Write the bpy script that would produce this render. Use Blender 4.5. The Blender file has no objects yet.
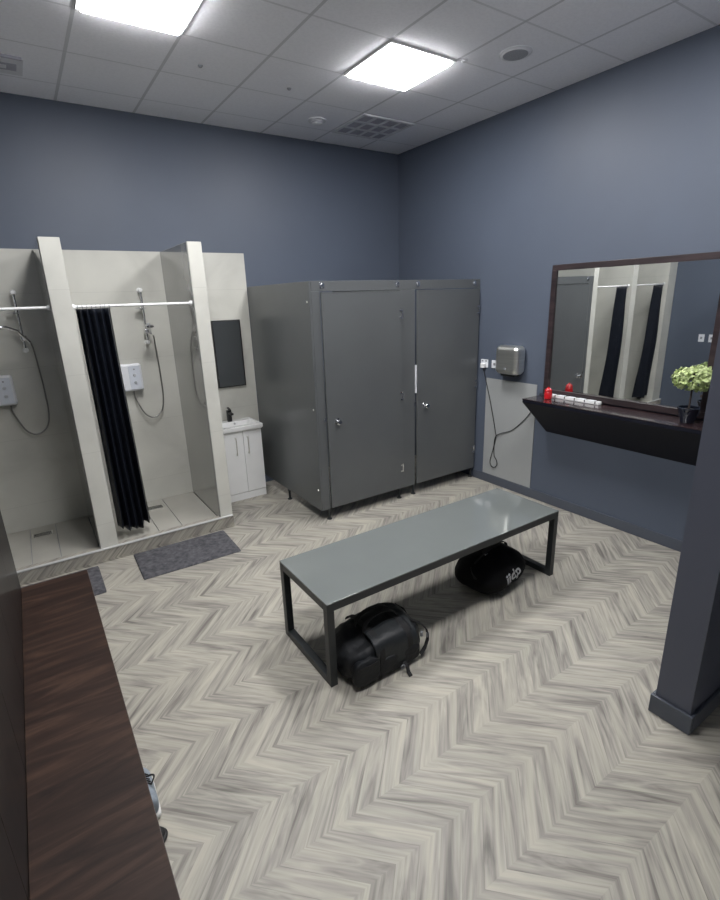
import bpy, bmesh, math, random
from mathutils import Vector, Matrix, Euler
random.seed(7)
PI = math.pi
sc = bpy.context.scene
COL = sc.collection

# ------------------------------------------------------------------ camera
cd = bpy.data.cameras.new('camera')
cam = bpy.data.objects.new('camera', cd); COL.objects.link(cam)
cam.location = (-4.1525, -5.2775, 2.0624)
cam.rotation_euler = (1.2739, 0.0319, -0.5912)
cd.sensor_fit = 'VERTICAL'; cd.sensor_height = 36.0
cd.lens = 496.56 * 36.0 / 900.0
cd.clip_start = 0.02
sc.camera = cam
# ------------------------------------------------------------------ world, exposure
w = bpy.data.worlds.new('world'); sc.world = w; w.use_nodes = True
w.node_tree.nodes['Background'].inputs[0].default_value = (0.6, 0.68, 0.8, 1)
w.node_tree.nodes['Background'].inputs[1].default_value = 0.15
sc.view_settings.view_transform = 'Standard'
sc.view_settings.look = 'None'
sc.view_settings.gamma = 1.0
sc.view_settings.use_curve_mapping = False
sc.view_settings.exposure = 0.25
LIGHT_STRENGTH = 43.0
LIGHT_COLOR = (1.0, 0.985, 0.985, 1)

# ------------------------------------------------------------------ measures
H = 3.686                      # ceiling
XL, YN = -5.09, -6.6           # left wall, near wall
CUB_Y, CUB_X, CUB_H = -1.385, -2.056, 2.213
SH_Y, SH_TOP, CURB = -0.92, 2.545, 0.115

# ------------------------------------------------------------------ material helpers
def new_mat(name):
    m = bpy.data.materials.new(name); m.use_nodes = True
    nt = m.node_tree; b = nt.nodes['Principled BSDF']
    return m, nt, b
def N(nt, typ, **kw):
    n = nt.nodes.new(typ)
    for k, v in kw.items(): setattr(n, k, v)
    return n
def math_n(nt, op, a, b=None, c=None):
    n = N(nt, 'ShaderNodeMath', operation=op)
    for i, v in enumerate((a, b, c)):
        if v is None: continue
        if isinstance(v, (int, float)): n.inputs[i].default_value = v
        else: nt.links.new(v, n.inputs[i])
    return n.outputs[0]
def ramp(nt, fac, stops):
    r = N(nt, 'ShaderNodeValToRGB'); e = r.color_ramp.elements
    while len(e) < len(stops): e.new(0.5)
    for el, (p, c) in zip(e, stops):
        el.position = p; el.color = (c[0], c[1], c[2], 1)
    nt.links.new(fac, r.inputs[0]); return r.outputs[0]
def simple(name, col, rough=0.5, metal=0.0, var=0.06, scale=6.0, bump=0.0, bscale=60.0, spec=0.5, coat=0.0, coatr=0.05, stretch=(1,1,1)):
    m, nt, b = new_mat(name)
    tc = N(nt, 'ShaderNodeTexCoord'); mp = N(nt, 'ShaderNodeMapping')
    mp.inputs['Scale'].default_value = stretch
    nt.links.new(tc.outputs['Object'], mp.inputs[0])
    no = N(nt, 'ShaderNodeTexNoise'); no.inputs['Scale'].default_value = scale; no.inputs['Detail'].default_value = 5
    nt.links.new(mp.outputs[0], no.inputs[0])
    lo = [c * (1 - var) for c in col]; hi = [min(1, c * (1 + var)) for c in col]
    nt.links.new(ramp(nt, no.outputs[0], [(0.3, lo), (0.7, hi)]), b.inputs['Base Color'])
    b.inputs['Roughness'].default_value = rough; b.inputs['Metallic'].default_value = metal
    b.inputs['Specular IOR Level'].default_value = spec
    b.inputs['Coat Weight'].default_value = coat; b.inputs['Coat Roughness'].default_value = coatr
    if bump:
        n2 = N(nt, 'ShaderNodeTexNoise'); n2.inputs['Scale'].default_value = bscale; n2.inputs['Detail'].default_value = 3
        nt.links.new(mp.outputs[0], n2.inputs[0])
        bp = N(nt, 'ShaderNodeBump'); bp.inputs['Strength'].default_value = bump; bp.inputs['Distance'].default_value = 0.01
        nt.links.new(n2.outputs[0], bp.inputs['Height']); nt.links.new(bp.outputs[0], b.inputs['Normal'])
    return m

def chevron():
    m, nt, b = new_mat('chevron_vinyl')
    tc = N(nt, 'ShaderNodeTexCoord'); sx = N(nt, 'ShaderNodeSeparateXYZ')
    nt.links.new(tc.outputs['Object'], sx.inputs[0])
    x = sx.outputs[0]; y = math_n(nt, 'ADD', sx.outputs[1], sx.outputs[2])
    h = 0.2515; ys = math_n(nt, 'ADD', y, 4.452 + 40 * h)
    band = math_n(nt, 'FLOOR', math_n(nt, 'DIVIDE', ys, h))
    T = math_n(nt, 'PINGPONG', ys, h)
    perp = math_n(nt, 'MULTIPLY', math_n(nt, 'SUBTRACT', x, T), 0.70711)
    pid = math_n(nt, 'FLOOR', math_n(nt, 'DIVIDE', perp, 0.082))
    seed = math_n(nt, 'MULTIPLY', pid, 3.71)
    cb = N(nt, 'ShaderNodeCombineXYZ'); nt.links.new(pid, cb.inputs[0]); nt.links.new(band, cb.inputs[1])
    wn = N(nt, 'ShaderNodeTexWhiteNoise', noise_dimensions='2D'); nt.links.new(cb.outputs[0], wn.inputs[0])
    # streak coordinates
    c2 = N(nt, 'ShaderNodeCombineXYZ')
    nt.links.new(math_n(nt, 'MULTIPLY', perp, 21.0), c2.inputs[0])
    nt.links.new(math_n(nt, 'MULTIPLY', y, 2.6), c2.inputs[1]); nt.links.new(seed, c2.inputs[2])
    n1 = N(nt, 'ShaderNodeTexNoise'); n1.inputs['Scale'].default_value = 1.0; n1.inputs['Detail'].default_value = 3.5
    n1.inputs['Roughness'].default_value = 0.55; n1.inputs['Distortion'].default_value = 1.3
    nt.links.new(c2.outputs[0], n1.inputs[0])
    c3 = N(nt, 'ShaderNodeCombineXYZ')
    nt.links.new(math_n(nt, 'MULTIPLY', perp, 90.0), c3.inputs[0])
    nt.links.new(math_n(nt, 'MULTIPLY', y, 6.0), c3.inputs[1]); nt.links.new(seed, c3.inputs[2])
    n2 = N(nt, 'ShaderNodeTexNoise'); n2.inputs['Scale'].default_value = 1.0; n2.inputs['Detail'].default_value = 2
    nt.links.new(c3.outputs[0], n2.inputs[0])
    v = math_n(nt, 'ADD', math_n(nt, 'MULTIPLY', n1.outputs[0], 0.78), math_n(nt, 'MULTIPLY', n2.outputs[0], 0.22))
    v = math_n(nt, 'ADD', v, math_n(nt, 'MULTIPLY', math_n(nt, 'SUBTRACT', wn.outputs[0], 0.5), 0.08))
    fr = math_n(nt, 'FRACT', math_n(nt, 'DIVIDE', perp, 0.082))
    edge = math_n(nt, 'LESS_THAN', math_n(nt, 'PINGPONG', fr, 0.5), 0.022)
    v = math_n(nt, 'SUBTRACT', v, math_n(nt, 'MULTIPLY', edge, math_n(nt, 'MULTIPLY', wn.outputs[0], 0.10)))
    colr = ramp(nt, v, [(0.30, (0.15, 0.141, 0.126)), (0.41, (0.262, 0.249, 0.222)), (0.52, (0.36, 0.343, 0.298)), (0.66, (0.455, 0.432, 0.366))])
    nt.links.new(colr, b.inputs['Base Color'])
    b.inputs['Roughness'].default_value = 0.42; b.inputs['Specular IOR Level'].default_value = 0.35
    bp = N(nt, 'ShaderNodeBump'); bp.inputs['Strength'].default_value = 0.06; bp.inputs['Distance'].default_value = 0.01
    nt.links.new(v, bp.inputs['Height']); nt.links.new(bp.outputs[0], b.inputs['Normal'])
    return m

def grid_dist(nt, co, off, pitch):
    """distance to the nearest line of a grid with the given offset and pitch"""
    a = math_n(nt, 'ADD', math_n(nt, 'SUBTRACT', co, off), pitch * 100)
    return math_n(nt, 'PINGPONG', a, pitch / 2)

def ceiling_mat():
    m, nt, b = new_mat('ceiling_tiles')
    tc = N(nt, 'ShaderNodeTexCoord'); sx = N(nt, 'ShaderNodeSeparateXYZ'); nt.links.new(tc.outputs['Object'], sx.inputs[0])
    dx = grid_dist(nt, sx.outputs[0], -0.5516, 0.6); dy = grid_dist(nt, sx.outputs[1], -1.5631, 0.6)
    lx = math_n(nt, 'LESS_THAN', dx, 0.011); ly = math_n(nt, 'LESS_THAN', dy, 0.008)
    no = N(nt, 'ShaderNodeTexNoise'); no.inputs['Scale'].default_value = 55; nt.links.new(tc.outputs['Object'], no.inputs[0])
    base = ramp(nt, no.outputs[0], [(0.35, (0.88, 0.885, 0.93)), (0.6, (0.92, 0.925, 0.97))])
    m1 = N(nt, 'ShaderNodeMix', data_type='RGBA'); nt.links.new(math_n(nt, 'MULTIPLY', lx, 0.7), m1.inputs[0]); nt.links.new(base, m1.inputs[6]); m1.inputs[7].default_value = (0.52, 0.53, 0.56, 1)
    m2 = N(nt, 'ShaderNodeMix', data_type='RGBA'); nt.links.new(math_n(nt, 'MULTIPLY', ly, 0.55), m2.inputs[0]); nt.links.new(m1.outputs[2], m2.inputs[6]); m2.inputs[7].default_value = (0.58, 0.59, 0.62, 1)
    nt.links.new(m2.outputs[2], b.inputs['Base Color']); b.inputs['Roughness'].default_value = 0.9
    return m

def stone_mat():
    m, nt, b = new_mat('pale_stone_tile')
    tc = N(nt, 'ShaderNodeTexCoord'); sx = N(nt, 'ShaderNodeSeparateXYZ'); nt.links.new(tc.outputs['Object'], sx.inputs[0])
    no = N(nt, 'ShaderNodeTexNoise'); no.inputs['Scale'].default_value = 2.2; no.inputs['Detail'].default_value = 7; no.inputs['Distortion'].default_value = 0.7
    nt.links.new(tc.outputs['Object'], no.inputs[0])
    base = ramp(nt, no.outputs[0], [(0.3, (0.50, 0.50, 0.46)), (0.5, (0.565, 0.565, 0.52)), (0.7, (0.61, 0.61, 0.56))])
    dz = grid_dist(nt, sx.outputs[2], 0.33, 0.62)
    l = math_n(nt, 'LESS_THAN', dz, 0.0018)
    m1 = N(nt, 'ShaderNodeMix', data_type='RGBA'); nt.links.new(math_n(nt, 'MULTIPLY', l, 0.3), m1.inputs[0]); nt.links.new(base, m1.inputs[6]); m1.inputs[7].default_value = (0.3, 0.3, 0.28, 1)
    nt.links.new(m1.outputs[2], b.inputs['Base Color'])
    b.inputs['Roughness'].default_value = 0.3; b.inputs['Coat Weight'].default_value = 1.0; b.inputs['Coat Roughness'].default_value = 0.06; b.inputs['Specular IOR Level'].default_value = 0.4
    return m

def wood_mat(name, c1, c2, c3, rough, coat, scale=(1.3, 16, 16), coatr=0.05):
    m, nt, b = new_mat(name)
    tc = N(nt, 'ShaderNodeTexCoord'); mp = N(nt, 'ShaderNodeMapping'); mp.inputs['Scale'].default_value = scale
    nt.links.new(tc.outputs['Object'], mp.inputs[0])
    n1 = N(nt, 'ShaderNodeTexNoise'); n1.inputs['Scale'].default_value = 1.0; n1.inputs['Detail'].default_value = 6; n1.inputs['Distortion'].default_value = 1.0
    n1.inputs['Roughness'].default_value = 0.6
    nt.links.new(mp.outputs[0], n1.inputs[0])
    nt.links.new(ramp(nt, n1.outputs[0], [(0.32, c1), (0.5, c2), (0.68, c3)]), b.inputs['Base Color'])
    b.inputs['Roughness'].default_value = rough; b.inputs['Coat Weight'].default_value = coat; b.inputs['Coat Roughness'].default_value = coatr
    return m

def emit_mat(name, col, s):
    m, nt, b = new_mat(name)
    b.inputs['Base Color'].default_value = (0.9, 0.9, 0.9, 1)
    b.inputs['Emission Color'].default_value = col; b.inputs['Emission Strength'].default_value = s
    return m

M = dict(
    alu=simple('pale_aluminium', (.62,.63,.62), .35, metal=.3, var=.03),
    dim_mirror=simple('darkened_mirror', (0.50, 0.52, 0.53), 0.02, metal=1.0, var=0.0),  # glass colour darkened so the reflection comes out dimmer
    floor=chevron(), ceiling=ceiling_mat(), stone=stone_mat(),
    wall=simple('blue_grey_paint', (0.088, 0.107, 0.145), 0.5, var=0.035, scale=1.6, bump=0.05, bscale=120, spec=0.45),
    pillar=simple('slate_paint', (0.084, 0.092, 0.122), 0.45, var=0.03, scale=1.6, bump=0.04, bscale=120),
    skirting=simple('grey_gloss_skirting', (0.075, 0.086, 0.11), 0.3, var=0.04, scale=3),
    cubicle=simple('anthracite_laminate', (0.118, 0.126, 0.130), 0.30, metal=0.15, var=0.05, scale=2.0, bump=0.02, bscale=300),
    cubicle_edge=simple('cubicle_edge', (0.2, 0.21, 0.21), 0.35, metal=0.5),
    chrome=simple('chrome', (0.75, 0.76, 0.78), 0.12, metal=1.0, var=0.02),
    brushed=simple('brushed_steel', (0.86, 0.86, 0.81), 0.33, metal=1.0, var=0.08, scale=3, stretch=(1, 1, 30)),
    white=simple('white_gloss', (0.84, 0.85, 0.85), 0.25, var=0.02),
    ceramic=simple('white_ceramic', (0.82, 0.83, 0.83), 0.1, var=0.01, coat=0.5),
    plastic=simple('white_plastic', (0.74, 0.76, 0.80), 0.3, var=0.02),
    greyplastic=simple('grey_plastic', (0.25, 0.26, 0.28), 0.4, var=0.04),
    black=simple('black_plastic', (0.012, 0.012, 0.014), 0.35, var=0.1),
    blackmetal=simple('charcoal_powder_coat', (0.022, 0.026, 0.029), 0.38, var=0.08, scale=10, bump=0.02, bscale=400),
    glasstop=simple('grey_backpainted_glass', (0.165, 0.182, 0.178), 0.07, var=0.015, spec=0.6, coat=1.0, coatr=0.02),
    mirror=simple('mirror_silver', (0.88, 0.90, 0.90), 0.012, metal=1.0, var=0.0),
    seat=wood_mat('dark_oak_laminate', (0.011, 0.005, 0.0035), (0.025, 0.0125, 0.0085), (0.060, 0.032, 0.021), 0.55, 0.0, (1.8, 13, 16)),
    locker=wood_mat('espresso_gloss_laminate', (0.004, 0.003, 0.003), (0.008, 0.0055, 0.005), (0.014, 0.009, 0.008), 0.5, 0.3, (14, 14, 1.2), 0.05),
    shelf=wood_mat('dark_walnut_gloss', (0.014, 0.010, 0.012), (0.024, 0.015, 0.018), (0.045, 0.026, 0.026), 0.22, 0.6, (14, 1.5, 14)),
    frame=wood_mat('dark_frame_wood', (0.014, 0.010, 0.012), (0.028, 0.019, 0.021), (0.045, 0.03, 0.032), 0.35, 0.2, (14, 1.5, 14)),
    curtain=simple('black_curtain', (0.0085, 0.011, 0.018), 0.42, var=0.2, scale=8, bump=0.03, bscale=200, spec=0.35),
    mat=simple('charcoal_mat', (0.10, 0.10, 0.11), 0.95, var=0.35, scale=30, bump=0.6, bscale=160, spec=0.1),
    tray=simple('cream_tray', (0.40, 0.39, 0.35), 0.35, var=0.06, scale=4),
    bag=simple('black_bag_fabric', (0.006, 0.0075, 0.010), 0.6, var=0.25, scale=10, bump=0.7, bscale=22, spec=0.4),
    bagtop=simple('black_bag_coated', (0.012, 0.015, 0.018), 0.5, var=0.2, scale=10, bump=0.5, bscale=18, spec=0.45),
    bag2=simple('black_sport_fabric', (0.004, 0.004, 0.005), 0.75, var=0.2, scale=10, bump=0.3, bscale=18, spec=0.15),
    webbing=simple('black_webbing', (0.008, 0.008, 0.009), 0.7, var=0.2, scale=60, bump=0.3, bscale=300),
    logo=simple('white_print', (0.42, 0.43, 0.45), 0.6, var=0.1, scale=40),
    red=simple('red_glaze', (0.55, 0.012, 0.018), 0.15, var=0.06, coat=0.6),
    leaf=simple('pale_green_leaf', (0.46, 0.55, 0.25), 0.5, var=0.5, scale=28),
    stem=simple('brown_stem', (0.06, 0.045, 0.04), 0.7, var=0.2, scale=30),
    potm=simple('dark_blue_glazed_pot', (0.010, 0.014, 0.026), 0.10, var=0.1, coat=0.8),
    soil=simple('soil', (0.03, 0.022, 0.016), 0.95, var=0.4, scale=60, bump=0.8, bscale=90),
    shoe=simple('grey_trainer_mesh', (0.24, 0.28, 0.32), 0.7, var=0.2, scale=40, bump=0.2, bscale=200),
    sole=simple('white_sole', (0.62, 0.62, 0.60), 0.5, var=0.05),
    blackrub=simple('black_rubber', (0.012, 0.012, 0.013), 0.6, var=0.1),
    copper=simple('steel_hose', (0.30, 0.30, 0.29), 0.3, metal=0.9, var=0.1),
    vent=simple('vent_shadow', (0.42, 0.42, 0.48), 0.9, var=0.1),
    ventw=simple('vent_white', (0.72, 0.73, 0.76), 0.6, var=0.03),
    light=emit_mat('led_diffuser', LIGHT_COLOR, LIGHT_STRENGTH),
)

M['seat'].node_tree.nodes['Principled BSDF'].inputs['Specular IOR Level'].default_value = 0.28

# ------------------------------------------------------------------ mesh helpers
BASE = {}
class MB:
    def __init__(s): s.bm = bmesh.new()
    def _merge(s, other):
        me = bpy.data.meshes.new('t'); other.to_mesh(me); other.free(); s.bm.from_mesh(me); bpy.data.meshes.remove(me)
    def box(s, a, b, bev=0.0, seg=2, rot=None):
        t = bmesh.new(); bmesh.ops.create_cube(t, size=1.0)
        a, b = Vector(a), Vector(b); c = (a + b) / 2; d = b - a
        for v in t.verts: v.co = Vector((v.co.x * d.x, v.co.y * d.y, v.co.z * d.z))
        if bev: bmesh.ops.bevel(t, geom=t.edges[:], offset=bev, segments=seg, profile=0.5, affect='EDGES')
        for v in t.verts:
            p = v.co
            if rot: p = rot @ p
            v.co = p + c
        s._merge(t); return s
    def tube(s, pts, r, n=10, cap=True, closed=False):
        pts = [Vector(p) for p in pts]; t = bmesh.new(); rings = []
        up = Vector((0, 0, 1)); prev = None; L = len(pts)
        for i, p in enumerate(pts):
            if closed: d = pts[(i + 1) % L] - pts[i - 1]
            else: d = pts[min(i + 1, L - 1)] - pts[max(i - 1, 0)]
            d.normalize()
            if prev is None:
                u = d.cross(up)
                if u.length < 1e-3: u = d.cross(Vector((1, 0, 0)))
            else: u = prev - d * prev.dot(d)
            u.normalize(); prev = u; v = d.cross(u)
            rr = r[i] if isinstance(r, (list, tuple)) else r
            rings.append([t.verts.new(p + u * rr * math.cos(2 * PI * k / n) + v * rr * math.sin(2 * PI * k / n)) for k in range(n)])
        for i in range(L if closed else L - 1):
            A, B = rings[i], rings[(i + 1) % L]
            for k in range(n): t.faces.new((A[k], A[(k + 1) % n], B[(k + 1) % n], B[k]))
        if cap and not closed: t.faces.new(rings[0][::-1]); t.faces.new(rings[-1])
        bmesh.ops.recalc_face_normals(t, faces=t.faces[:]); s._merge(t); return s
    def strap(s, pts, width, thick, side):
        """flat band following pts; side = width direction"""
        pts = [Vector(p) for p in pts]; side = Vector(side).normalized(); t = bmesh.new(); R_ = []
        for i, p in enumerate(pts):
            d = (pts[min(i + 1, len(pts) - 1)] - pts[max(i - 1, 0)]).normalized()
            n = d.cross(side).normalized()
            R_.append([t.verts.new(p + side * width / 2 * a + n * thick / 2 * b) for a, b in ((-1, -1), (1, -1), (1, 1), (-1, 1))])
        for A, B in zip(R_, R_[1:]):
            for k in range(4): t.faces.new((A[k], A[(k + 1) % 4], B[(k + 1) % 4], B[k]))
        t.faces.new(R_[0][::-1]); t.faces.new(R_[-1]); bmesh.ops.recalc_face_normals(t, faces=t.faces[:])
        s._merge(t); return s
    def lathe(s, prof, c, axis='z', n=28):
        """prof = [(r, h)...] from bottom to top around axis through c"""
        t = bmesh.new(); rings = []
        for r, h in prof:
            ring = []
            for k in range(n):
                a = 2 * PI * k / n; u, v = r * math.cos(a), r * math.sin(a)
                p = {'z': (u, v, h), 'x': (h, u, v), 'y': (u, h, v)}[axis]
                ring.append(t.verts.new(Vector(p) + Vector(c)))
            rings.append(ring)
        for A, B in zip(rings, rings[1:]):
            for k in range(n): t.faces.new((A[k], A[(k + 1) % n], B[(k + 1) % n], B[k]))
        if prof[0][0] > 1e-6: t.faces.new(rings[0][::-1])
        if prof[-1][0] > 1e-6: t.faces.new(rings[-1])
        bmesh.ops.remove_doubles(t, verts=t.verts[:], dist=1e-6)
        bmesh.ops.recalc_face_normals(t, faces=t.faces[:]); s._merge(t); return s
    def prism(s, poly, a, b, axis='y', bev=0):
        """poly of 2D points extruded along axis from a to b"""
        t = bmesh.new()
        def P(p, h): return {'y': (p[0], h, p[1]), 'x': (h, p[0], p[1]), 'z': (p[0], p[1], h)}[axis]
        A = [t.verts.new(P(p, a)) for p in poly]; B = [t.verts.new(P(p, b)) for p in poly]
        t.faces.new(A); t.faces.new(B[::-1])
        for i in range(len(poly)): t.faces.new((A[i], B[i], B[(i + 1) % len(poly)], A[(i + 1) % len(poly)]))
        bmesh.ops.recalc_face_normals(t, faces=t.faces[:])
        if bev: bmesh.ops.bevel(t, geom=t.edges[:], offset=bev, segments=2, profile=0.5, affect='EDGES')
        s._merge(t); return s
    def blob(s, c, r, p=0.55, nu=40, nv=24, fn=None, rotz=0.0):
        """superellipsoid, p = squareness exponent (1 = ellipsoid)"""
        t = bmesh.new(); sg = lambda x, e: math.copysign(abs(x) ** e, x); rings = []
        rm = Matrix.Rotation(rotz, 3, 'Z')
        for j in range(nv + 1):
            ph = -PI / 2 + PI * j / nv; ring = []
            for k in range(nu):
                th = 2 * PI * k / nu
                q = Vector((r[0] * sg(math.cos(ph), p) * sg(math.cos(th), p), r[1] * sg(math.cos(ph), p) * sg(math.sin(th), p), r[2] * sg(math.sin(ph), p)))
                if fn: q = fn(q)
                ring.append(t.verts.new(rm @ q + Vector(c)))
            rings.append(ring)
        for A, B in zip(rings, rings[1:]):
            for k in range(nu): t.faces.new((A[k], A[(k + 1) % nu], B[(k + 1) % nu], B[k]))
        bmesh.ops.remove_doubles(t, verts=t.verts[:], dist=1e-5)
        bmesh.ops.recalc_face_normals(t, faces=t.faces[:]); s._merge(t); return s
    def build(s, name, mat, parent=None, loc=None, smooth=True, ang=40):
        me = bpy.data.meshes.new(name)
        base = BASE[parent.name] if parent else Vector(loc or (0, 0, 0))
        for v in s.bm.verts: v.co -= base
        s.bm.to_mesh(me); s.bm.free()
        if isinstance(mat, str): mat = M[mat]
        me.materials.append(mat)
        o = bpy.data.objects.new(name, me); COL.objects.link(o)
        if smooth:
            for p in me.polygons: p.use_smooth = True
            me.set_sharp_from_angle(angle=math.radians(ang))
        if smooth and ang == 40:
            wn = o.modifiers.new('weighted', 'WEIGHTED_NORMAL'); wn.keep_sharp = True; wn.weight = 80
        if parent: o.parent = parent
        else: o.location = base
        BASE[o.name] = base.copy(); return o

def thing(name, label, cat, loc=(0, 0, 0), group=None):
    o = bpy.data.objects.new(name, None); COL.objects.link(o); o.empty_display_size = 0.05
    o.location = loc; o['label'] = label; o['category'] = cat
    if group: o['group'] = group
    BASE[o.name] = Vector(loc); return o
def tag(o, label, cat, group=None):
    o['label'] = label; o['category'] = cat
    if group: o['group'] = group
    return o
def struct(o, label, cat):
    o['kind'] = 'structure'; o['label'] = label; o['category'] = cat; return o
def dup(root, loc, label):
    def cp(o, parent):
        c = o.copy(); COL.objects.link(c)
        if parent: c.parent = parent
        for ch in list(o.children): cp(ch, c)
        return c
    r = cp(root, None); r.location = loc; r['label'] = label
    return r

# ================================================================== THE ROOM
struct(MB().box((XL - .1, YN - .1, -.1), (0.1, 0.1, 0)).build('floor', 'floor', smooth=False), 'grey and cream wood-look chevron vinyl floor across the changing room', 'floor')
struct(MB().box((XL - .1, YN - .1, H), (0.1, 0.1, H + .1)).build('ceiling', 'ceiling', smooth=False), 'pale grey suspended ceiling of square tiles', 'ceiling')
struct(MB().box((XL - .1, 0, 0), (0.1, 0.1, H)).build('wall_back', 'wall', smooth=False), 'dark blue-grey painted back wall above showers and cubicles', 'wall')
struct(MB().box((0, YN - .1, 0), (0.1, 0, H)).build('wall_right', 'wall', smooth=False), 'blue-grey painted right wall with the long mirror', 'wall')
struct(MB().box((XL - .1, YN - .1, 0), (XL, 0, H)).build('wall_left', 'wall', smooth=False), 'blue-grey painted left wall beside showers, seen in the long mirror', 'wall')
struct(MB().box((XL, YN - .1, 0), (0, YN, H)).build('wall_near', simple('pale_bounce_paint', (.62,.64,.68), .6, var=.03), smooth=False), 'unseen wall behind the viewpoint, kept pale to bounce light', 'wall')  # out-of-view wall, paleness added to bounce light up to the ceiling
PX, PY0, PY1 = -1.83, -4.545, -4.385
struct(MB().box((PX, PY0, 0), (0, PY1, H)).build('wall_partition', 'pillar', smooth=False), 'dark slate end of partition wall at the right edge', 'wall')
# skirting
def skirt(name, segs, label):
    b = MB()
    for a, c in segs: b.box(a, c, 0.006)
    struct(b.build(name, 'skirting'), label, 'skirting board')
skirt('baseboard_right', [((-.02, PY1 + .02, 0), (0, CUB_Y - .012, .095))], 'grey skirting board along the right wall under the shelf')
skirt('baseboard_partition', [((PX - .018, PY0 - .018, 0), (PX, PY1 + .018, .105)), ((PX, PY0 - .018, 0), (0, PY0, .105)), ((PX, PY1, 0), (-.02, PY1 + .018, .105))], 'dark skirting board wrapping the partition wall end')

# shower enclosure
struct(MB().box((XL, -.012, CURB - .04), (-2.8925, 0, SH_TOP)).box((-2.7755, -.012, 0), (CUB_X - .004, 0, SH_TOP)).build('wall_shower_back', 'stone', smooth=False), 'pale stone tile lining the back wall of the showers and behind the basin', 'wall')
PART = [(-5.08, -4.84), (-3.922, -3.787), (-2.892, -2.776)]
for (a, b), nm, lb in zip(PART, ('wall_shower_left', 'wall_shower_middle', 'wall_shower_right'),
        ('pale tiled shower partition against the left wall, seen in mirror', 'pale tiled partition standing between the two showers', 'pale tiled shower partition next to the white vanity')):
    struct(MB().box((a, SH_Y, 0), (b, -.0125, SH_TOP), 0.003).build(nm, 'stone'), lb, 'wall')
struct(MB().box((XL, -.948, 0), (PART[2][1] - .004, SH_Y + .06, CURB), 0.002).build('trim_1', 'floor', smooth=False), 'low shower kerb faced with chevron vinyl below both showers', 'kerb')
struct(MB().box((XL, -.952, CURB - .004), (PART[2][1] - .004, SH_Y - .002, CURB + .006), 0.002).build('trim_2', 'alu', smooth=False), 'thin metal edging strip on top of the shower kerb', 'trim')

GLP = simple('grey_gloss_wall_panel', (0.215, 0.218, 0.21), 0.25, var=.12, scale=3, coat=1.0, coatr=.04)
for (a, b), k, lb in zip(PART[1:], (3, 4), ('grey gloss panel facing the left side of the middle shower partition', 'grey gloss panel facing the left side of the right shower partition')):
    struct(MB().box((a - .006, SH_Y + .012, CURB - .02), (a - .0002, -.0125, SH_TOP - .004), .001).build('trim_%d' % k, GLP), lb, 'wall panel')

# shower trays (tiled, with a drain)
def tray(a, b, label, dx, dy):
    t = thing('shower_tray', label, 'shower tray', ((a + b) / 2, -.45, 0))
    MB().box((a, SH_Y + .06, 0), (b, -.012, CURB - .028)).build('tray_base', 'greyplastic', t, smooth=False)
    xs = [a, dx - .015, dx + .19, b]
    m = MB()
    for i in range(3):
        m.box((xs[i] + .003, SH_Y + .062, CURB - .03), (xs[i + 1] - .003, -.014, CURB - .02), 0.002)
    m.build('tile_surface', 'tray', t)
    d = MB(); d.box((dx, dy - .05, CURB - .021), (dx + .16, dy + .05, CURB - .017), 0.001)
    o = d.build('drain', 'brushed', t)
    g = MB()
    for k in range(7): g.box((dx + .01, dy - .04 + k * .0125, CURB - .0172), (dx + .15, dy - .0345 + k * .0125, CURB - .0162))
    g.build('drain_slots', 'black', o, smooth=False)
    return t
tray(PART[0][1] + .001, PART[1][0] - .0075, 'cream tiled shower floor with drain left of the middle partition', -4.40, -.22)
tray(PART[1][1] + .001, PART[2][0] - .0075, 'cream tiled shower floor with drain behind the black curtain beside the vanity', -3.42, -.22)

# tile splash panel below the dryer
tag(MB().box((-.0085, -2.19, .0965), (-.0005, -1.535, 1.187), 0.002).build('splash_panel', simple('grey_splash_tile', (0.34, 0.355, 0.355), 0.15, var=0.03, scale=2), loc=(0, -1.86, .64)),
    'pale grey splash panel on the wall below the hand dryer', 'wall panel')

# ================================================================== CEILING FITTINGS
def ceiling_light(cx, cy, label):
    t = thing('ceiling_light', label, 'ceiling light', (cx, cy, H), 'square ceiling light panels')
    f = MB(); o_, i_ = .297, .272
    for a, b in (((-o_, -o_), (o_, -i_)), ((-o_, i_), (o_, o_)), ((-o_, -i_), (-i_, i_)), ((i_, -i_), (o_, i_))):
        f.box((cx + a[0], cy + a[1], H - .012), (cx + b[0], cy + b[1], H), 0.002)
    f.build('frame', 'white', t)
    MB().box((cx - i_, cy - i_, H - .027), (cx + i_, cy + i_, H - .001), .005).build('diffuser', 'light', t, smooth=False)  # dropped below the frame so the added glowing sides brighten the ceiling
ceiling_light(-1.4516, -1.863, 'square lit ceiling light panel above the centre bench, right one of two')
ceiling_light(-3.2516, -1.863, 'square lit ceiling light panel cut by the top edge, above the showers')
ceiling_light(-3.2516, -3.663, 'square lit ceiling light panel nearest above the brown seat end, outside the photo')
ceiling_light(-1.4516, -3.663, 'square lit ceiling light panel before the partition wall, outside the photo')

t = thing('air_vent', 'square egg-crate air vent in the ceiling near the back corner', 'air vent', (-.8516, -.663, H))
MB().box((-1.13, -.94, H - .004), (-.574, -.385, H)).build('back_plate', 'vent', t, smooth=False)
g = MB()
for k in range(5):
    u = -1.14 + k * .1443
    if k < 5: g.box((u, -.95, H - .012), (u + (.03 if k in (0, 4) else .03), -.375, H), 0.002)
for k in range(4):
    v = -.95 + k * .182
    g.box((-1.14, v, H - .012), (-.563, v + .03, H), 0.002)
g.build('grille', 'ventw', t)

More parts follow.
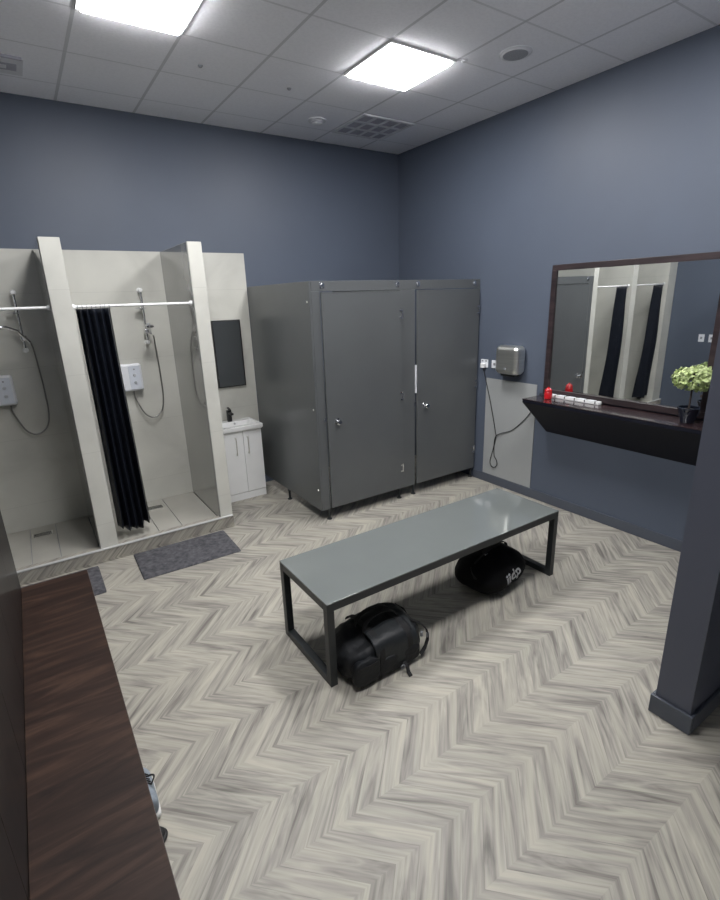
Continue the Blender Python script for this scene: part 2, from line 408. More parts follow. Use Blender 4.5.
t = thing('ceiling_diffuser', 'small slotted air diffuser in the ceiling at the left edge', 'air vent', (-3.93, -.57, H))
MB().box((-4.10, -.72, H - .008), (-3.78, -.42, H), 0.003).build('plate', 'ventw', t)
MB().box((-4.09, -.735, H - .016), (-3.79, -.715, H - .001), 0.002).box((-4.06, -.62, H - .0105), (-3.82, -.5, H - .007)).build('slot', 'vent', t, smooth=False)
MB().box((-4.02, -.59, H - .014), (-3.88, -.53, H - .0105), 0.001).build('louvre', 'ventw', t)

t = thing('ceiling_speaker', 'round grey ceiling speaker right of the light panel', 'speaker', (-.86, -2.445, H))
MB().lathe([(0.0, H - .012), (.092, H - .012), (.098, H - .006), (.115, H - .004), (.115, H)], (-.86, -2.445, 0)).build('bezel', 'ventw', t)
MB().lathe([(0.0, H - .0155), (.08, H - .0155), (.088, H - .011)], (-.86, -2.445, 0)).build('grille', simple('speaker_mesh', (.36, .37, .40), .6, scale=200, var=.3), t)
t = thing('smoke_detector', 'round white smoke detector on the ceiling beside the air vent', 'smoke detector', (-1.434, -.59, H))
MB().lathe([(0.0, H - .038), (.04, H - .038), (.052, H - .03), (.055, H - .012), (.085, H - .01), (.088, H)], (-1.434, -.59, 0)).build('body', 'ventw', t)
MB().lathe([(.053, H - .028), (.0555, H - .026), (.0555, H - .02), (.053, H - .018)], (-1.434, -.59, 0)).build('slots', 'vent', t)
for (x, y, lb) in ((-2.72, -1.19, 'tiny dark round sensor on the ceiling near the left light panel'), (-1.99, -1.13, 'tiny dark round sensor on the ceiling left of the right light panel')):
    tag(MB().lathe([(0, H - .012), (.011, H - .012), (.016, H - .006), (.018, H)], (x, y, 0), n=14).build('ceiling_sensor', 'greyplastic', loc=(x, y, H)), lb, 'sensor', 'tiny ceiling sensors')
tag(MB().lathe([(0, H - .012), (.016, H - .012), (.022, H - .005), (.024, H)], (-1.10, -2.185, 0), n=16).build('indicator_lamp', 'ventw', loc=(-1.10, -2.185, H)), 'tiny indicator fitting at the corner of the right light panel', 'indicator')

# ================================================================== TOILET CUBICLES
t = thing('toilet_cubicle', 'anthracite toilet cubicle block with two doors in the back corner', 'toilet cubicle', (-1.03, -.7, 0))
TH = .018; FB = .112
MB().box((CUB_X, CUB_Y, FB), (CUB_X + TH, -.014, CUB_H), .002).build('side_panel', 'cubicle', t)
MB().box((-1.0, CUB_Y + TH, FB), (-1.0 + TH, -.002, CUB_H), .002).build('divider_panel', 'cubicle', t)
FY0, FY1 = CUB_Y - .001, CUB_Y + TH
MB().box((CUB_X + TH + .001, FY0, 2.128), (-.002, FY1 - .001, CUB_H), .002).build('header_panel', 'cubicle', t)
for a, b, nm in ((CUB_X + TH + .001, -1.955, 0), (-1.078, -.897, 0), (-.03, -.002, 0)):
    MB().box((a, FY0, FB), (b, FY1 - .001, 2.127), .002).build('pilaster', 'cubicle', t)
def cub_door(x0, x1, hinge_x):
    lock_x = x0 + .105
    d = MB().box((x0 + .006, FY0 - .022, FB + .012), (x1 - .002, FY0 - .003, 2.118), .0025).build('door', 'cubicle', t)
    MB().box((x0 + .004, FY0 - .0235, FB + .014), (x0 + .0085, FY0 - .002, 2.12)).box((x0 + .006, FY0 - .0235, 2.115), (x1 - .002, FY0 - .002, 2.1195)).build('edge_strip', 'cubicle_edge', d, smooth=False)
    k = MB().lathe([(0, -.052), (.020, -.052), (.026, -.046), (.026, -.036), (.014, -.030), (.014, -.008), (.030, -.005), (.032, 0)], (lock_x, FY0 - .022, .972), 'y', 24)
    k.build('lock_knob', 'chrome', d)
    MB().box((x0 - .028, FY0 - .012, .975), (x0 + .005, FY0 - .001, 1.02), .002).build('keep', 'chrome', d)
    for z in (1.905, 1.11, .35):
        h = MB().tube([(hinge_x, FY0 - .02, z - .045), (hinge_x, FY0 - .02, z + .045)], .0085, 12)
        for dz in (-.034, .034):
            h.box((hinge_x - .034, FY0 - .027, z + dz - .006), (hinge_x - .004, FY0 - .022, z + dz + .006), .001)
            h.lathe([(0, -.006), (.008, -.005), (.009, 0)], (hinge_x - .028, FY0 - .026, z + dz), 'y', 12)
        h.build('hinge', 'chrome', d)
    return d
cub_door(-1.955, -1.078, -1.073)
d2 = cub_door(-.885, -.022, -.026)
o = MB().box((-.899, FY0 - .016, 1.115), (-.885, FY0 - .001, 1.40), .002).build('draught_strip', 'plastic', t); o['label'] = 'short white plastic strip in the door gap'
for x in (-1.93, -1.115, -.86, -.085):
    MB().lathe([(0, -.012), (.014, -.011), (.017, -.004), (.024, -.003), (.025, 0)], (x, FY0, 2.176), 'y', 20).box((x - .02, FY0 - .003, 2.155), (x + .02, FY0, 2.197), .001).build('rail_bolt', 'chrome', t)
for z in (2.045, .315, 1.1):
    MB().lathe([(0, -.006), (.008, -.005), (.010, 0)], (CUB_X, CUB_Y + .045, z), 'x', 14).build('panel_screw', 'brushed', t)
for (x, y) in ((CUB_X + .01, -.657), (-1.965, CUB_Y + .02), (-1.098, CUB_Y + .02), (-.905, CUB_Y + .02), (-.03, CUB_Y + .02)):
    MB().lathe([(.026, 0), (.026, .008), (.012, .014), (.012, FB - .012), (.020, FB - .008), (.020, FB)], (x, y, 0), n=16).build('foot', 'blackmetal', t)

# ================================================================== VANITY
VX0, VX1, VY = -2.603, -2.188, -.365
t = thing('vanity_unit', 'slim white vanity unit with basin between the shower and cubicles', 'vanity unit', (-2.395, -.19, 0))
MB().box((VX0, VY + .02, .075), (VX1, -.013, .768), .002).box((VX0 + .002, VY + .004, 0), (VX1 - .002, -.03, .078), .002).build('carcass', 'white', t)
for a, b, hx in ((VX0 + .002, (VX0 + VX1) / 2 - .002, -2.482), ((VX0 + VX1) / 2 + .002, VX1 - .002, -2.352)):
    d = MB().box((a, VY, .085), (b, VY + .019, .764), .002).build('door', 'white', t)
    h = MB().tube([(hx, VY - .002, .70), (hx, VY - .024, .70), (hx, VY - .028, .69), (hx, VY - .028, .53), (hx, VY - .024, .52), (hx, VY - .002, .52)], .0055, 10)
    h.build('handle', 'brushed', d)
b = bmesh.new()
X0, X1, Y0, Y1, ZT, ZB = VX0 - .012, VX1 + .012, VY - .035, -.013, .822, .7705
def loop(x0, x1, y0, y1, z, r, n=5):
    pts = []
    for cx, cy, a0 in ((x1 - r, y1 - r, 0), (x0 + r, y1 - r, 90), (x0 + r, y0 + r, 180), (x1 - r, y0 + r, 270)):
        for k in range(n + 1):
            a = math.radians(a0 + 90 * k / n); pts.append((cx + r * math.cos(a), cy + r * math.sin(a), z))
    return [b.verts.new(p) for p in pts]
LO = [loop(X0 + .01, X1 - .01, Y0 + .01, Y1, ZB, .008), loop(X0, X1, Y0, Y1, ZB + .012, .008), loop(X0, X1, Y0, Y1, ZT - .004, .008), loop(X0 + .004, X1 - .004, Y0 + .004, Y1 - .004, ZT, .008),
      loop(X0 + .03, X1 - .03, Y0 + .03, Y1 - .11, ZT, .04), loop(X0 + .037, X1 - .037, Y0 + .037, Y1 - .117, ZT - .008, .04), loop(X0 + .07, X1 - .07, Y0 + .06, Y1 - .14, ZT - .045, .04)]
b.faces.new(LO[0][::-1])
for A, B in zip(LO, LO[1:]):
    for k in range(len(A)): b.faces.new((A[k], A[(k + 1) % len(A)], B[(k + 1) % len(A)], B[k]))
b.faces.new(LO[-1]); bmesh.ops.recalc_face_normals(b, faces=b.faces[:])
mb = MB(); mb.bm.free(); mb.bm = b; basin = mb.build('basin', 'ceramic', t)
MB().lathe([(0, .003), (.016, .003), (.02, 0)], (-2.395, -.24, ZT - .045), n=20).build('waste', 'chrome', basin)
MB().lathe([(.0, -.004), (.011, -.004), (.013, 0)], (-2.395, -.142, ZT - .022), 'y', 20).build('overflow_ring', 'chrome', basin)
o = MB().box((-2.448, -.105, ZT), (-2.402, -.06, ZT + .125), .006).box((-2.442, -.185, ZT + .082), (-2.408, -.09, ZT + .106), .005).box((-2.437, -.135, ZT + .132), (-2.413, -.055, ZT + .144), .003, rot=Matrix.Rotation(.25, 3, 'X')).lathe([(.027, 0), (.027, .008)], (-2.425, -.083, ZT), n=20).build('tap', 'black', t)
o['label'] = 'black square mixer tap'

t = thing('wall_mirror', 'small dark-framed rectangular mirror above the white vanity', 'mirror', (-2.33, -.012, 1.53))
f = MB()
x0, x1, z0, z1, fw = -2.487, -2.18, 1.185, 1.887, .01
for a, c in (((x0, z0), (x1, z0 + fw)), ((x0, z1 - fw), (x1, z1)), ((x0, z0 + fw), (x0 + fw, z1 - fw)), ((x1 - fw, z0 + fw), (x1, z1 - fw))):
    f.box((a[0], -.038, a[1]), (c[0], -.0125, c[1]), .0015)
f.build('frame', 'black', t)
MB().box((x0 + fw, -.03, z0 + fw), (x1 - fw, -.014, z1 - fw)).build('mirror_glass', 'dim_mirror', t, smooth=False)

# ================================================================== SHOWERS
def shower(dx, which):
    S = lambda x: x + dx
    # rail, head and hose belong together
    t = thing('shower_rail', 'chrome shower rail with handset in the %s' % which, 'shower', (S(-3.13), -.012, 1.7), 'chrome shower rails')
    r = MB().tube([(S(-3.134), -.055, 2.21), (S(-3.134), -.055, 1.705)], .0105, 14)
    r.build('rail', 'chrome', t)
    for z in (2.20, 1.722):
        MB().lathe([(0, -.068), (.016, -.066), (.02, -.058), (.02, -.044), (.013, -.036), (.013, -.006), (.024, 0)], (S(-3.134), -.012, z), 'y', 20).build('bracket', 'white', t)
    MB().blob((S(-3.16), -.085, 2.035), (.05, .04, .009), 1.0, 24, 10).box((S(-3.15), -.06, 2.022), (S(-3.118), -.04, 2.048), .003).build('soap_dish', 'chrome', t)
    MB().box((S(-3.155), -.10, 1.80), (S(-3.105), -.035, 1.85), .012, 3).build('slider', 'chrome', t)
    if dx == 0:
        hd = MB().tube([(S(-3.10), -.085, 1.80), (S(-3.115), -.12, 1.83), (S(-3.13), -.17, 1.865), (S(-3.14), -.22, 1.885), (S(-3.145), -.25, 1.885)], [.010, .012, .012, .014, .02], 12)
        hd.lathe([(0, -.026), (.03, -.024), (.043, -.014), (.045, 0), (.03, .012), (0, .016)], (S(-3.147), -.265, 1.88), n=24)
    else:
        hd = MB().tube([(S(-3.09), -.10, 1.79), (S(-3.12), -.11, 1.83), (S(-3.17), -.13, 1.895), (S(-3.24), -.15, 1.925), (S(-3.30), -.155, 1.925)], [.010, .012, .012, .014, .02], 12)
        hd.lathe([(0, -.022), (.03, -.021), (.045, -.012), (.045, 0), (.03, .012), (0, .016)], (S(-3.325), -.16, 1.922), n=24)
    hd.build('handset', 'chrome', t)
    P = [(-3.085, -.10, 1.785), (-3.075, -.075, 1.72), (-3.065, -.05, 1.55), (-3.06, -.045, 1.35), (-3.065, -.045, 1.17), (-3.09, -.05, 1.06), (-3.14, -.055, 1.0), (-3.20, -.06, .985), (-3.26, -.06, 1.03), (-3.30, -.055, 1.12), (-3.325, -.05, 1.2), (-3.33, -.05, 1.265)]
    Q = []
    for i in range(len(P) - 1):
        p0, p1, p2, p3 = [Vector(P[max(0, min(len(P) - 1, i + k))]) for k in (-1, 0, 1, 2)]
        for s_ in range(4):
            u = s_ / 4; Q.append(.5 * ((2 * p1) + (-p0 + p2) * u + (2 * p0 - 5 * p1 + 4 * p2 - p3) * u * u + (-p0 + 3 * p1 - 3 * p2 + p3) * u ** 3))
    Q.append(Vector(P[-1]))
    MB().tube([(S(q.x), q.y, q.z) for q in Q], .0065, 10).build('hose', 'copper', t)
    t = thing('shower_heater', 'white electric shower box in the %s' % which, 'electric shower', (S(-3.32), -.012, 1.39), 'white electric shower boxes')
    K = lambda x: S(x) - (.012 if dx == 0 else .05)
    MB().box((K(-3.415), -.095, 1.272), (K(-3.225), -.0125, 1.53), .022, 4).build('casing', 'plastic', t)
    MB().box((K(-3.345), -.098, 1.29), (K(-3.245), -.094, 1.512), .0035, 2).build('control_panel', simple('pale_blue_panel', (.62, .66, .73), .3, var=.02), t)
    for z in (1.355, 1.425):
        MB().lathe([(0, -.012), (.011, -.012), (.014, -.007), (.014, 0)], (K(-3.295), -.0975, z), 'y', 20).build('dial', simple('pale_grey_dial', (.48, .5, .54), .35, var=.02), t)
    MB().lathe([(0, -.004), (.007, -.004), (.007, 0)], (K(-3.295), -.0975, 1.48), 'y', 14).build('start_button', 'greyplastic', t)
    # curtain rod
    t = thing('curtain_rod', 'slim white shower curtain rod across the %s' % which, 'curtain rod', (S(-3.34), -.86, 2.07), 'white shower curtain rods')
    a, b_ = (-3.787, -2.899) if dx == 0 else (-4.84, -3.929)
    MB().tube([(a + .002, -.86, 2.068), (b_ - .002, -.86, 2.068)], .0105, 12).build('rod', 'white', t)
    for e, sg in ((a, 1), (b_, -1)):
        MB().lathe([(.021, 0.0005 * sg), (.021, .008 * sg), (.014, .022 * sg)], (e, -.86, 2.068), 'x', 18).build('end_cap', 'white', t)
    # curtain bunched at the left end
    t = thing('shower_curtain', 'black pleated shower curtain of the %s' % which, 'shower curtain', (a + .15, -.86, .2), 'black shower curtains')
    bm = bmesh.new(); nz, nu = 46, 150; rows = []
    for j in range(nz + 1):
        f = j / nz; z = 2.052 + (.185 - 2.052) * f
        z0_ = 2.045
        xa = a + .022 + .012 * f; xb = a + .262 + .048 * f ** 1.5
        amp = .050 + .022 * f; row = []
        for k in range(nu + 1):
            u = k / nu
            ph = u * 2 * PI * 5.5 + .8 * math.sin(4.1 * u + 1.2 * f)
            x = xa + (xb - xa) * (u + .012 * math.sin(2 * ph))
            y = -.86 + amp * math.sin(ph) * (.7 + .3 * math.sin(5.3 * u + 2)) + .03 * math.sin(5 * u + 1) * (1 - f) + .07 * f * f + .006 * math.sin(9 * f + 6 * u)
            zz = z + (.02 * math.sin(u * 7 + 1) + .012 * math.sin(u * 17)) * f
            row.append(bm.verts.new((x, y, zz)))
        rows.append(row)
    for A, B in zip(rows, rows[1:]):
        for k in range(nu): bm.faces.new((A[k], A[k + 1], B[k + 1], B[k]))
    mb = MB(); mb.bm.free(); mb.bm = bm; o = mb.build('curtain_fabric', 'curtain', t, ang=80)
    so = o.modifiers.new('thick', 'SOLIDIFY'); so.thickness = .002
    for k in range(8):
        x = a + .035 + k * .031
        MB().tube([(x, -.86 + .0165 * math.cos(q * PI / 6), 2.0635 + .0165 * math.sin(q * PI / 6)) for q in range(12)], .0018, 6, closed=True).build('curtain_ring', 'greyplastic', t)
shower(0, 'shower beside the vanity')
shower(-1.0, 'shower at the photo left edge')

# ================================================================== BATH MATS
def bath_mat(x0, x1, y0, y1, rot, label):
    bm = bmesh.new(); nx, ny = 60, 34; cx, cy = (x0 + x1) / 2, (y0 + y1) / 2; R = Matrix.Rotation(rot, 3, 'Z')
    V = []
    for i in range(nx + 1):
        rr = []
        for j in range(ny + 1):
            u, v = i / nx * 2 - 1, j / ny * 2 - 1
            e = (1 - max(abs(u), abs(v)) ** 24)
            p = Vector((u * (x1 - x0) / 2, v * (y1 - y0) / 2, 0))
            if abs(u) > .94 and abs(v) > .9: p *= .992
            p = R @ p; rr.append(bm.verts.new((cx + p.x, cy + p.y, .006 + .006 * e + random.uniform(0, .0025) * e)))
        V.append(rr)
    for i in range(nx):
        for j in range(ny): bm.faces.new((V[i][j], V[i + 1][j], V[i + 1][j + 1], V[i][j + 1]))
    g = bmesh.ops.extrude_face_region(bm, geom=bm.faces[:])
    for e in g['geom']:
        if isinstance(e, bmesh.types.BMVert): e.co.z = .0005
    bmesh.ops.recalc_face_normals(bm, faces=bm.faces[:])
    mb = MB(); mb.bm.free(); mb.bm = bm
    tag(mb.build('bath_mat', 'mat', loc=(cx, cy, 0), ang=80), label, 'bath mat', 'charcoal bath mats')
bath_mat(-3.70, -2.905, -1.46, -.965, -.02, 'charcoal bath mat on the floor before the shower beside the vanity')
bath_mat(-4.70, -3.97, -1.46, -.985, 0.0, 'charcoal bath mat partly hidden behind the brown seat')

# ================================================================== CENTRE BENCH
BX0, BX1, BY0, BY1, BH = -3.085, -1.12, -3.285, -2.705, .53
t = thing('centre_bench', 'charcoal metal-framed bench with grey glass top in the room centre', 'bench', ((BX0 + BX1) / 2, (BY0 + BY1) / 2, 0))
MB().box((BX0, BY0, BH - .008), (BX1, BY1, BH), .002).build('glass_top', 'glasstop', t)
s = .044; zt = BH - .0085
MB().box((BX0, BY0, zt - s), (BX1, BY0 + s, zt), .002).build('long_rail', 'blackmetal', t)
MB().box((BX0, BY1 - s, zt - s), (BX1, BY1, zt), .002).build('long_rail', 'blackmetal', t)
for x in (BX0, BX1 - s):
    MB().box((x, BY0 + s, zt - s), (x + s, BY1 - s, zt), .002).build('end_rail', 'blackmetal', t)
    MB().box((x, BY0 + s, 0), (x + s, BY1 - s, s), .002).build('floor_rail', 'blackmetal', t)
    for y in (BY0, BY1 - s):
        MB().box((x, y, 0), (x + s, y + s, zt - s), .002).build('leg', 'blackmetal', t)

# ================================================================== BAGS
from mathutils import noise as NZ
NZ.seed_set(5)
def wr(q, a=.008, f=9.0, seed=0.0):
    n = NZ.noise_vector(q * f + Vector((seed, seed * 2, 0))); return q + n * a + NZ.noise_vector(q * f * 2.3) * a * .5
def flat(q, lim):
    if q.z < lim: q.z = lim + (q.z - lim) * .1
    return q
t = thing('sports_holdall', 'large black sports holdall with straps at the near end of bench', 'bag', (-2.74, -3.20, 0))
HX0, HX1, HYC = -3.012, -2.485, -3.215
LR = (HX1 - HX0) / 2; CX = (HX0 + HX1) / 2
def f1(q):
    u = q.x / LR
    q = Vector((q.x, q.y * (1 - .06 * u * u), q.z * (1 - .10 * u * u + .05 * math.sin(3 * u))))
    q.z = -.118 + (q.z + .118) * (1 - .10 * max(0, -u))
    q = wr(q, .020, 7.0, 3.1); return flat(q, -.105)
o = MB().blob((CX, HYC, .118), (LR, .172, .118), .45, 72, 36, f1).build('body', 'bag', t, ang=70)
# smoother coated top panel
def f1b(q):
    q = f1(q); return q
def shell(x0, x1, a0, a1, ry, rz, off, nm, mat, seed):
    """curved panel wrapped around the bag's long axis between two angles"""
    bm = bmesh.new(); R_ = []
    for i in range(29):
        x = x0 + (x1 - x0) * i / 28; row = []
        for j in range(25):
            a = math.radians(a0 + (a1 - a0) * j / 24); sg = lambda v: math.copysign(abs(v) ** .55, v)
            k = 1 - .10 * ((x - CX) / LR) ** 2
            q = Vector((x, HYC + (ry + off) * sg(math.cos(a)), .118 + (rz * k + off) * sg(math.sin(a))))
            q += NZ.noise_vector(q * 8 + Vector((seed, 0, 0))) * .011
            row.append(bm.verts.new(q))
        R_.append(row)
    for A, B in zip(R_, R_[1:]):
        for k in range(24): bm.faces.new((A[k], A[k + 1], B[k + 1], B[k]))
    bmesh.ops.recalc_face_normals(bm, faces=bm.faces[:])
    mb = MB(); mb.bm.free(); mb.bm = bm; o = mb.build(nm, mat, t, ang=80)
    so = o.modifiers.new('thick', 'SOLIDIFY'); so.thickness = .008; so.offset = 0
    return o
shell(HX0 + .16, HX1 - .07, 95, 215, .174, .120, .008, 'top_flap', 'bagtop', 1.0)
p = MB().blob((HX0 + .10, HYC - .165, .095), (.085, .030, .078), .5, 36, 20, lambda q: wr(q, .008, 14, 2)).build('front_pocket', 'bag', t, ang=70)
MB().strap([(HX0 + .03, HYC - .19, .14), (HX0 + .10, HYC - .2, .145), (HX0 + .17, HYC - .19, .14)], .012, .004, (0, 0, 1)).build('zip', 'webbing', p)
MB().blob((CX + .06, HYC - .172, .075), (.15, .02, .055), .45, 36, 16, lambda q: wr(q, .006, 14, 5)).build('side_pocket', 'bag', t, ang=70)
for x in (HX0 + .20, HX1 - .13):
    pts = []
    for k in range(19):
        a = math.radians(20 + k * 13); sg = lambda v: math.copysign(abs(v) ** .55, v)
        pts.append((x, HYC + .186 * sg(math.cos(a)), .118 + .128 * sg(math.sin(a))))
    MB().strap(pts, .034, .004, (1, 0, 0)).build('compression_strap', 'webbing', t)
# grab handles arching over the top
for dy, hz in ((-.045, .088), (.04, .070)):
    pts = [(CX + .03 + .125 * math.cos(PI * k / 16), HYC + dy + .02 * math.sin(PI * k / 16), .222 + hz * math.sin(PI * k / 16) ** .8) for k in range(17)]
    MB().strap(pts, .026, .005, (0, 1, 0)).build('grab_handle', 'webbing', t)
# shoulder strap hanging at the far end
pts = [(HX1 - .06, HYC - .10, .232), (HX1 - .01, HYC - .13, .20), (HX1 + .03, HYC - .14, .15), (HX1 + .035, HYC - .15, .09), (HX1 + .0, HYC - .165, .05), (HX1 - .05, HYC - .18, .03)]
MB().strap(pts, .03, .004, (.3, 1, 0)).build('shoulder_strap', 'webbing', t)
pts = [(HX1 - .02, HYC + .10, .20), (HX1 + .02, HYC + .06, .17), (HX1 + .025, HYC - .0, .12), (HX1 + .02, HYC - .06, .09), (HX1 - .01, HYC - .1, .07)]
MB().strap(pts, .03, .004, (0, .2, 1)).build('end_handle', 'webbing', t)
for (x, y, z) in ((HX1 - .03, HYC - .165, .155), (HX1 + .03, HYC - .152, .115)):
    b_ = MB().box((x - .010, y - .006, z - .016), (x + .010, y + .006, z + .016), .004); b_.build('buckle', 'greyplastic', t)
MB().strap([(CX + .08, HYC - .18, .06), (CX + .085, HYC - .215, .035), (CX + .08, HYC - .235, .008), (CX + .075, HYC - .262, .004)], .022, .004, (1, 0, 0)).build('loose_strap', 'webbing', t)
MB().tube([(CX + .055 + .012 * math.cos(k * PI / 6), HYC - .215, .045 + .012 * math.sin(k * PI / 6)) for k in range(12)], .003, 8, closed=True).build('ring', 'greyplastic', t)

t = thing('gym_bag', 'rounded black gym bag with pale lettering at the far end of bench', 'bag', (-1.47, -3.0, 0))
GX, GY = -1.58, -3.065
def f2(q):
    k = 1 - .22 * max(0, q.z) / .14
    q = Vector((q.x * k, q.y * k, q.z)); q = wr(q, .012, 6.0, 8.0); return flat(q, -.125)
o = MB().blob((GX, GY, .138), (.278, .21, .140), .78, 64, 32, f2, rotz=.12).build('body', 'bag2', t, ang=80)
pts = [(GX - .10 - .15 * math.sin(PI * k / 14), GY + .06 - .27 * k / 14, .235 - .19 * (k / 14) + .03 * math.sin(PI * k / 14)) for k in range(15)]
MB().strap(pts, .03, .005, (0, .3, 1)).build('carry_strap', 'webbing', t)
pts = [(GX + .02 + .12 * math.cos(PI * k / 14), GY - .02, .275 + .05 * math.sin(PI * k / 14)) for k in range(15)]
MB().strap(pts, .026, .005, (0, 1, 0)).build('grab_handle', 'webbing', t)
MB().strap([(GX - .2, GY - .03, .235), (GX - .1, GY - .02, .275), (GX, GY - .01, .288), (GX + .1, GY, .282), (GX + .19, GY + .01, .24)], .012, .006, (0, 1, .1)).build('zip', 'webbing', t)
MB().box((GX - .11, GY - .05, .272), (GX - .085, GY - .042, .284), .002).build('zip_pull', 'chrome', t)
cu = bpy.data.curves.new('lettering', 'FONT'); cu.body = 'iidp'; cu.size = .125; cu.extrude = .0015; cu.space_character = .95; cu.offset = .0022
tmp = bpy.data.objects.new('tmp_text', cu); COL.objects.link(tmp)
dg = bpy.context.evaluated_depsgraph_get(); dg.update()
me = bpy.data.meshes.new_from_object(tmp.evaluated_get(dg)); bpy.data.objects.remove(tmp)
bodyme = o.data; from mathutils.bvhtree import BVHTree
bvh = BVHTree.FromPolygons([v.co + BASE[t.name] for v in bodyme.vertices], [list(p.vertices) for p in bodyme.polygons])
LOC, NRM, _i, _d = bvh.find_nearest(Vector((-1.57, -3.40, .125)))
U = Vector((1.0, .25, .30)); U = (U - NRM * U.dot(NRM)).normalized(); Vv = NRM.cross(U)
for v in me.vertices:
    q = LOC + U * (v.co.x - .06) + Vv * (v.co.y - .035) + NRM * .01
    hit = bvh.find_nearest(q)
    v.co = hit[0] + hit[1] * (.003 + v.co.z) - BASE[t.name]
me.materials.append(M['logo']); lo = bpy.data.objects.new('lettering', me); COL.objects.link(lo); lo.parent = t; lo['label'] = 'pale grey printed lettering'

# ================================================================== LOCKERS AND SEAT
LX = -4.430; LY1 = -1.972; LY0 = -5.9
t = thing('locker_unit', 'tall glossy espresso locker bank along the left edge behind the seat', 'lockers', ((XL + LX) / 2, (LY0 + LY1) / 2, 0))
MB().box((XL + .001, LY0, 0), (LX - .02, LY1, 2.1), .002).build('carcass', 'locker', t)
nd = 8; wd = (LY1 - LY0) / nd
for k in range(nd):
    y1 = LY1 - k * wd
    for z0_, z1_ in ((.03, 1.06), (1.064, 2.095)):
        d = MB().box((LX - .0195, y1 - wd + .0015, z0_), (LX, y1 - .0015, z1_), .0012).build('door', 'locker', t)
SX0, SX1, SZ = LX + .001, -4.078, .475
t = thing('changing_seat', 'long dark brown wood-grain seat in front of the lockers', 'seat', ((SX0 + SX1) / 2, -3.9, 0))
MB().box((SX0, LY0 + .3, SZ - .035), (SX1, LY1, SZ), .002).build('seat_board', 'seat', t)
MB().box((SX1 - .001, LY0 + .3, SZ - .034), (SX1 + .001, LY1, SZ - .001)).build('edge_band', simple('brown_edge', (.07, .05, .042), .4), t, smooth=False)
for y in (-2.3, -3.9, -5.45):
    MB().box((SX0 + .01, y - .02, 0), (SX0 + .05, y + .02, SZ - .036), .002).box((SX1 - .11, y - .02, 0), (SX1 - .07, y + .02, SZ - .036), .002).build('leg', 'blackmetal', t)
    MB().box((SX0 + .05, y - .02, SZ - .076), (SX1 - .11, y + .02, SZ - .036), .002).build('cross_rail', 'blackmetal', t)

# footwear poking out from under the seat
def trainer(cx, cy, rz, label, um, lm, sm='sole'):
    t = thing('trainer', label, 'shoe', (cx, cy, 0))
    R = Matrix.Rotation(rz, 3, 'Z'); W = lambda p: tuple(R @ Vector(p) + Vector((cx, cy, 0)))
    # foot runs along +y, toe at +y
    st = [(-.135, .030, .0), (-.11, .036, .0), (-.04, .036, .0), (.04, .044, .0), (.10, .042, .0), (.135, .026, .0)]
    def ringed(prof, name, mat):
        bm = bmesh.new(); R_ = []
        for (y, hw, zb, zt, topw) in prof:
            ring = []
            for k in range(16):
                a = 2 * PI * k / 16; x = hw * math.cos(a); z = (zb + zt) / 2 + (zt - zb) / 2 * math.copysign(abs(math.sin(a)) ** .7, math.sin(a))
                if math.sin(a) > 0: x *= 1 - (1 - topw) * math.sin(a)
                ring.append(bm.verts.new(W((x, y, z))))
            R_.append(ring)
        for A, B in zip(R_, R_[1:]):
            for k in range(16): bm.faces.new((A[k], A[(k + 1) % 16], B[(k + 1) % 16], B[k]))
        bm.faces.new(R_[0][::-1]); bm.faces.new(R_[-1]); bmesh.ops.recalc_face_normals(bm, faces=bm.faces[:])
        mb = MB(); mb.bm.free(); mb.bm = bm; o = mb.build(name, mat, t, ang=60)
        su = o.modifiers.new('s', 'SUBSURF'); su.levels = 1; su.render_levels = 2; return o
    ringed([(-.142, .02, .004, .03, 1), (-.13, .034, 0, .034, 1), (-.05, .036, 0, .03, 1), (.05, .046, 0, .028, 1), (.11, .042, .002, .028, 1), (.142, .022, .008, .028, 1)], 'sole', sm)
    ringed([(-.136, .02, .025, .09, .8), (-.12, .031, .022, .115, .75), (-.07, .034, .02, .105, .7), (-.01, .035, .02, .095, .6), (.05, .042, .02, .07, .6), (.10, .038, .02, .055, .7), (.134, .02, .02, .042, .8)], 'upper', um)
    for k in range(5):
        y = .045 - k * .02; z = .078 + k * .006
        MB().tube([W((-.024, y, z - .012)), W((-.01, y + .004, z)), W((.01, y + .004, z)), (W((.024, y, z - .012)))], .003, 6).build('lace', lm, t)
    MB().tube([W((.02 + .02 * math.sin(PI * k / 8), -.05 + .05 * k / 8 , .105 + .012 * math.sin(PI * k / 8))) for k in range(9)], .004, 6).build('heel_loop', lm, t)
trainer(-4.070, -3.358, .04, 'grey trainer with white sole poking out under the brown seat', 'shoe', 'blackrub')
trainer(-4.155, -3.640, -.95, 'black shoe tip under the brown seat, nearest the viewer', 'blackrub', 'blackrub', 'blackrub')

# ================================================================== RIGHT WALL
MY0, MY1, MZ0, MZ1 = -3.705, -2.28, 1.115, 2.292
t = thing('long_mirror', 'large dark wood framed mirror on the right wall above the shelf', 'mirror', (-.001, (MY0 + MY1) / 2, MZ0))
fw = .05
MB().box((-.032, MY0, MZ0), (-.002, MY1, MZ0 + fw), .003).build('frame_rail', 'frame', t)
MB().box((-.032, MY0, MZ1 - fw), (-.002, MY1, MZ1), .003).build('frame_rail', 'frame', t)
for a, b_ in ((MY0, MY0 + fw), (MY1 - fw, MY1)):
    MB().box((-.032, a, MZ0 + fw), (-.002, b_, MZ1 - fw), .003).build('frame_stile', 'frame', t)
MB().box((-.020, MY0 + fw - .01, MZ0 + fw - .01), (-.014, MY1 - fw + .01, MZ1 - fw + .01), rot=Euler((0, math.radians(-.35), math.radians(-.3))).to_matrix()).build('mirror_glass', 'mirror', t, smooth=False)
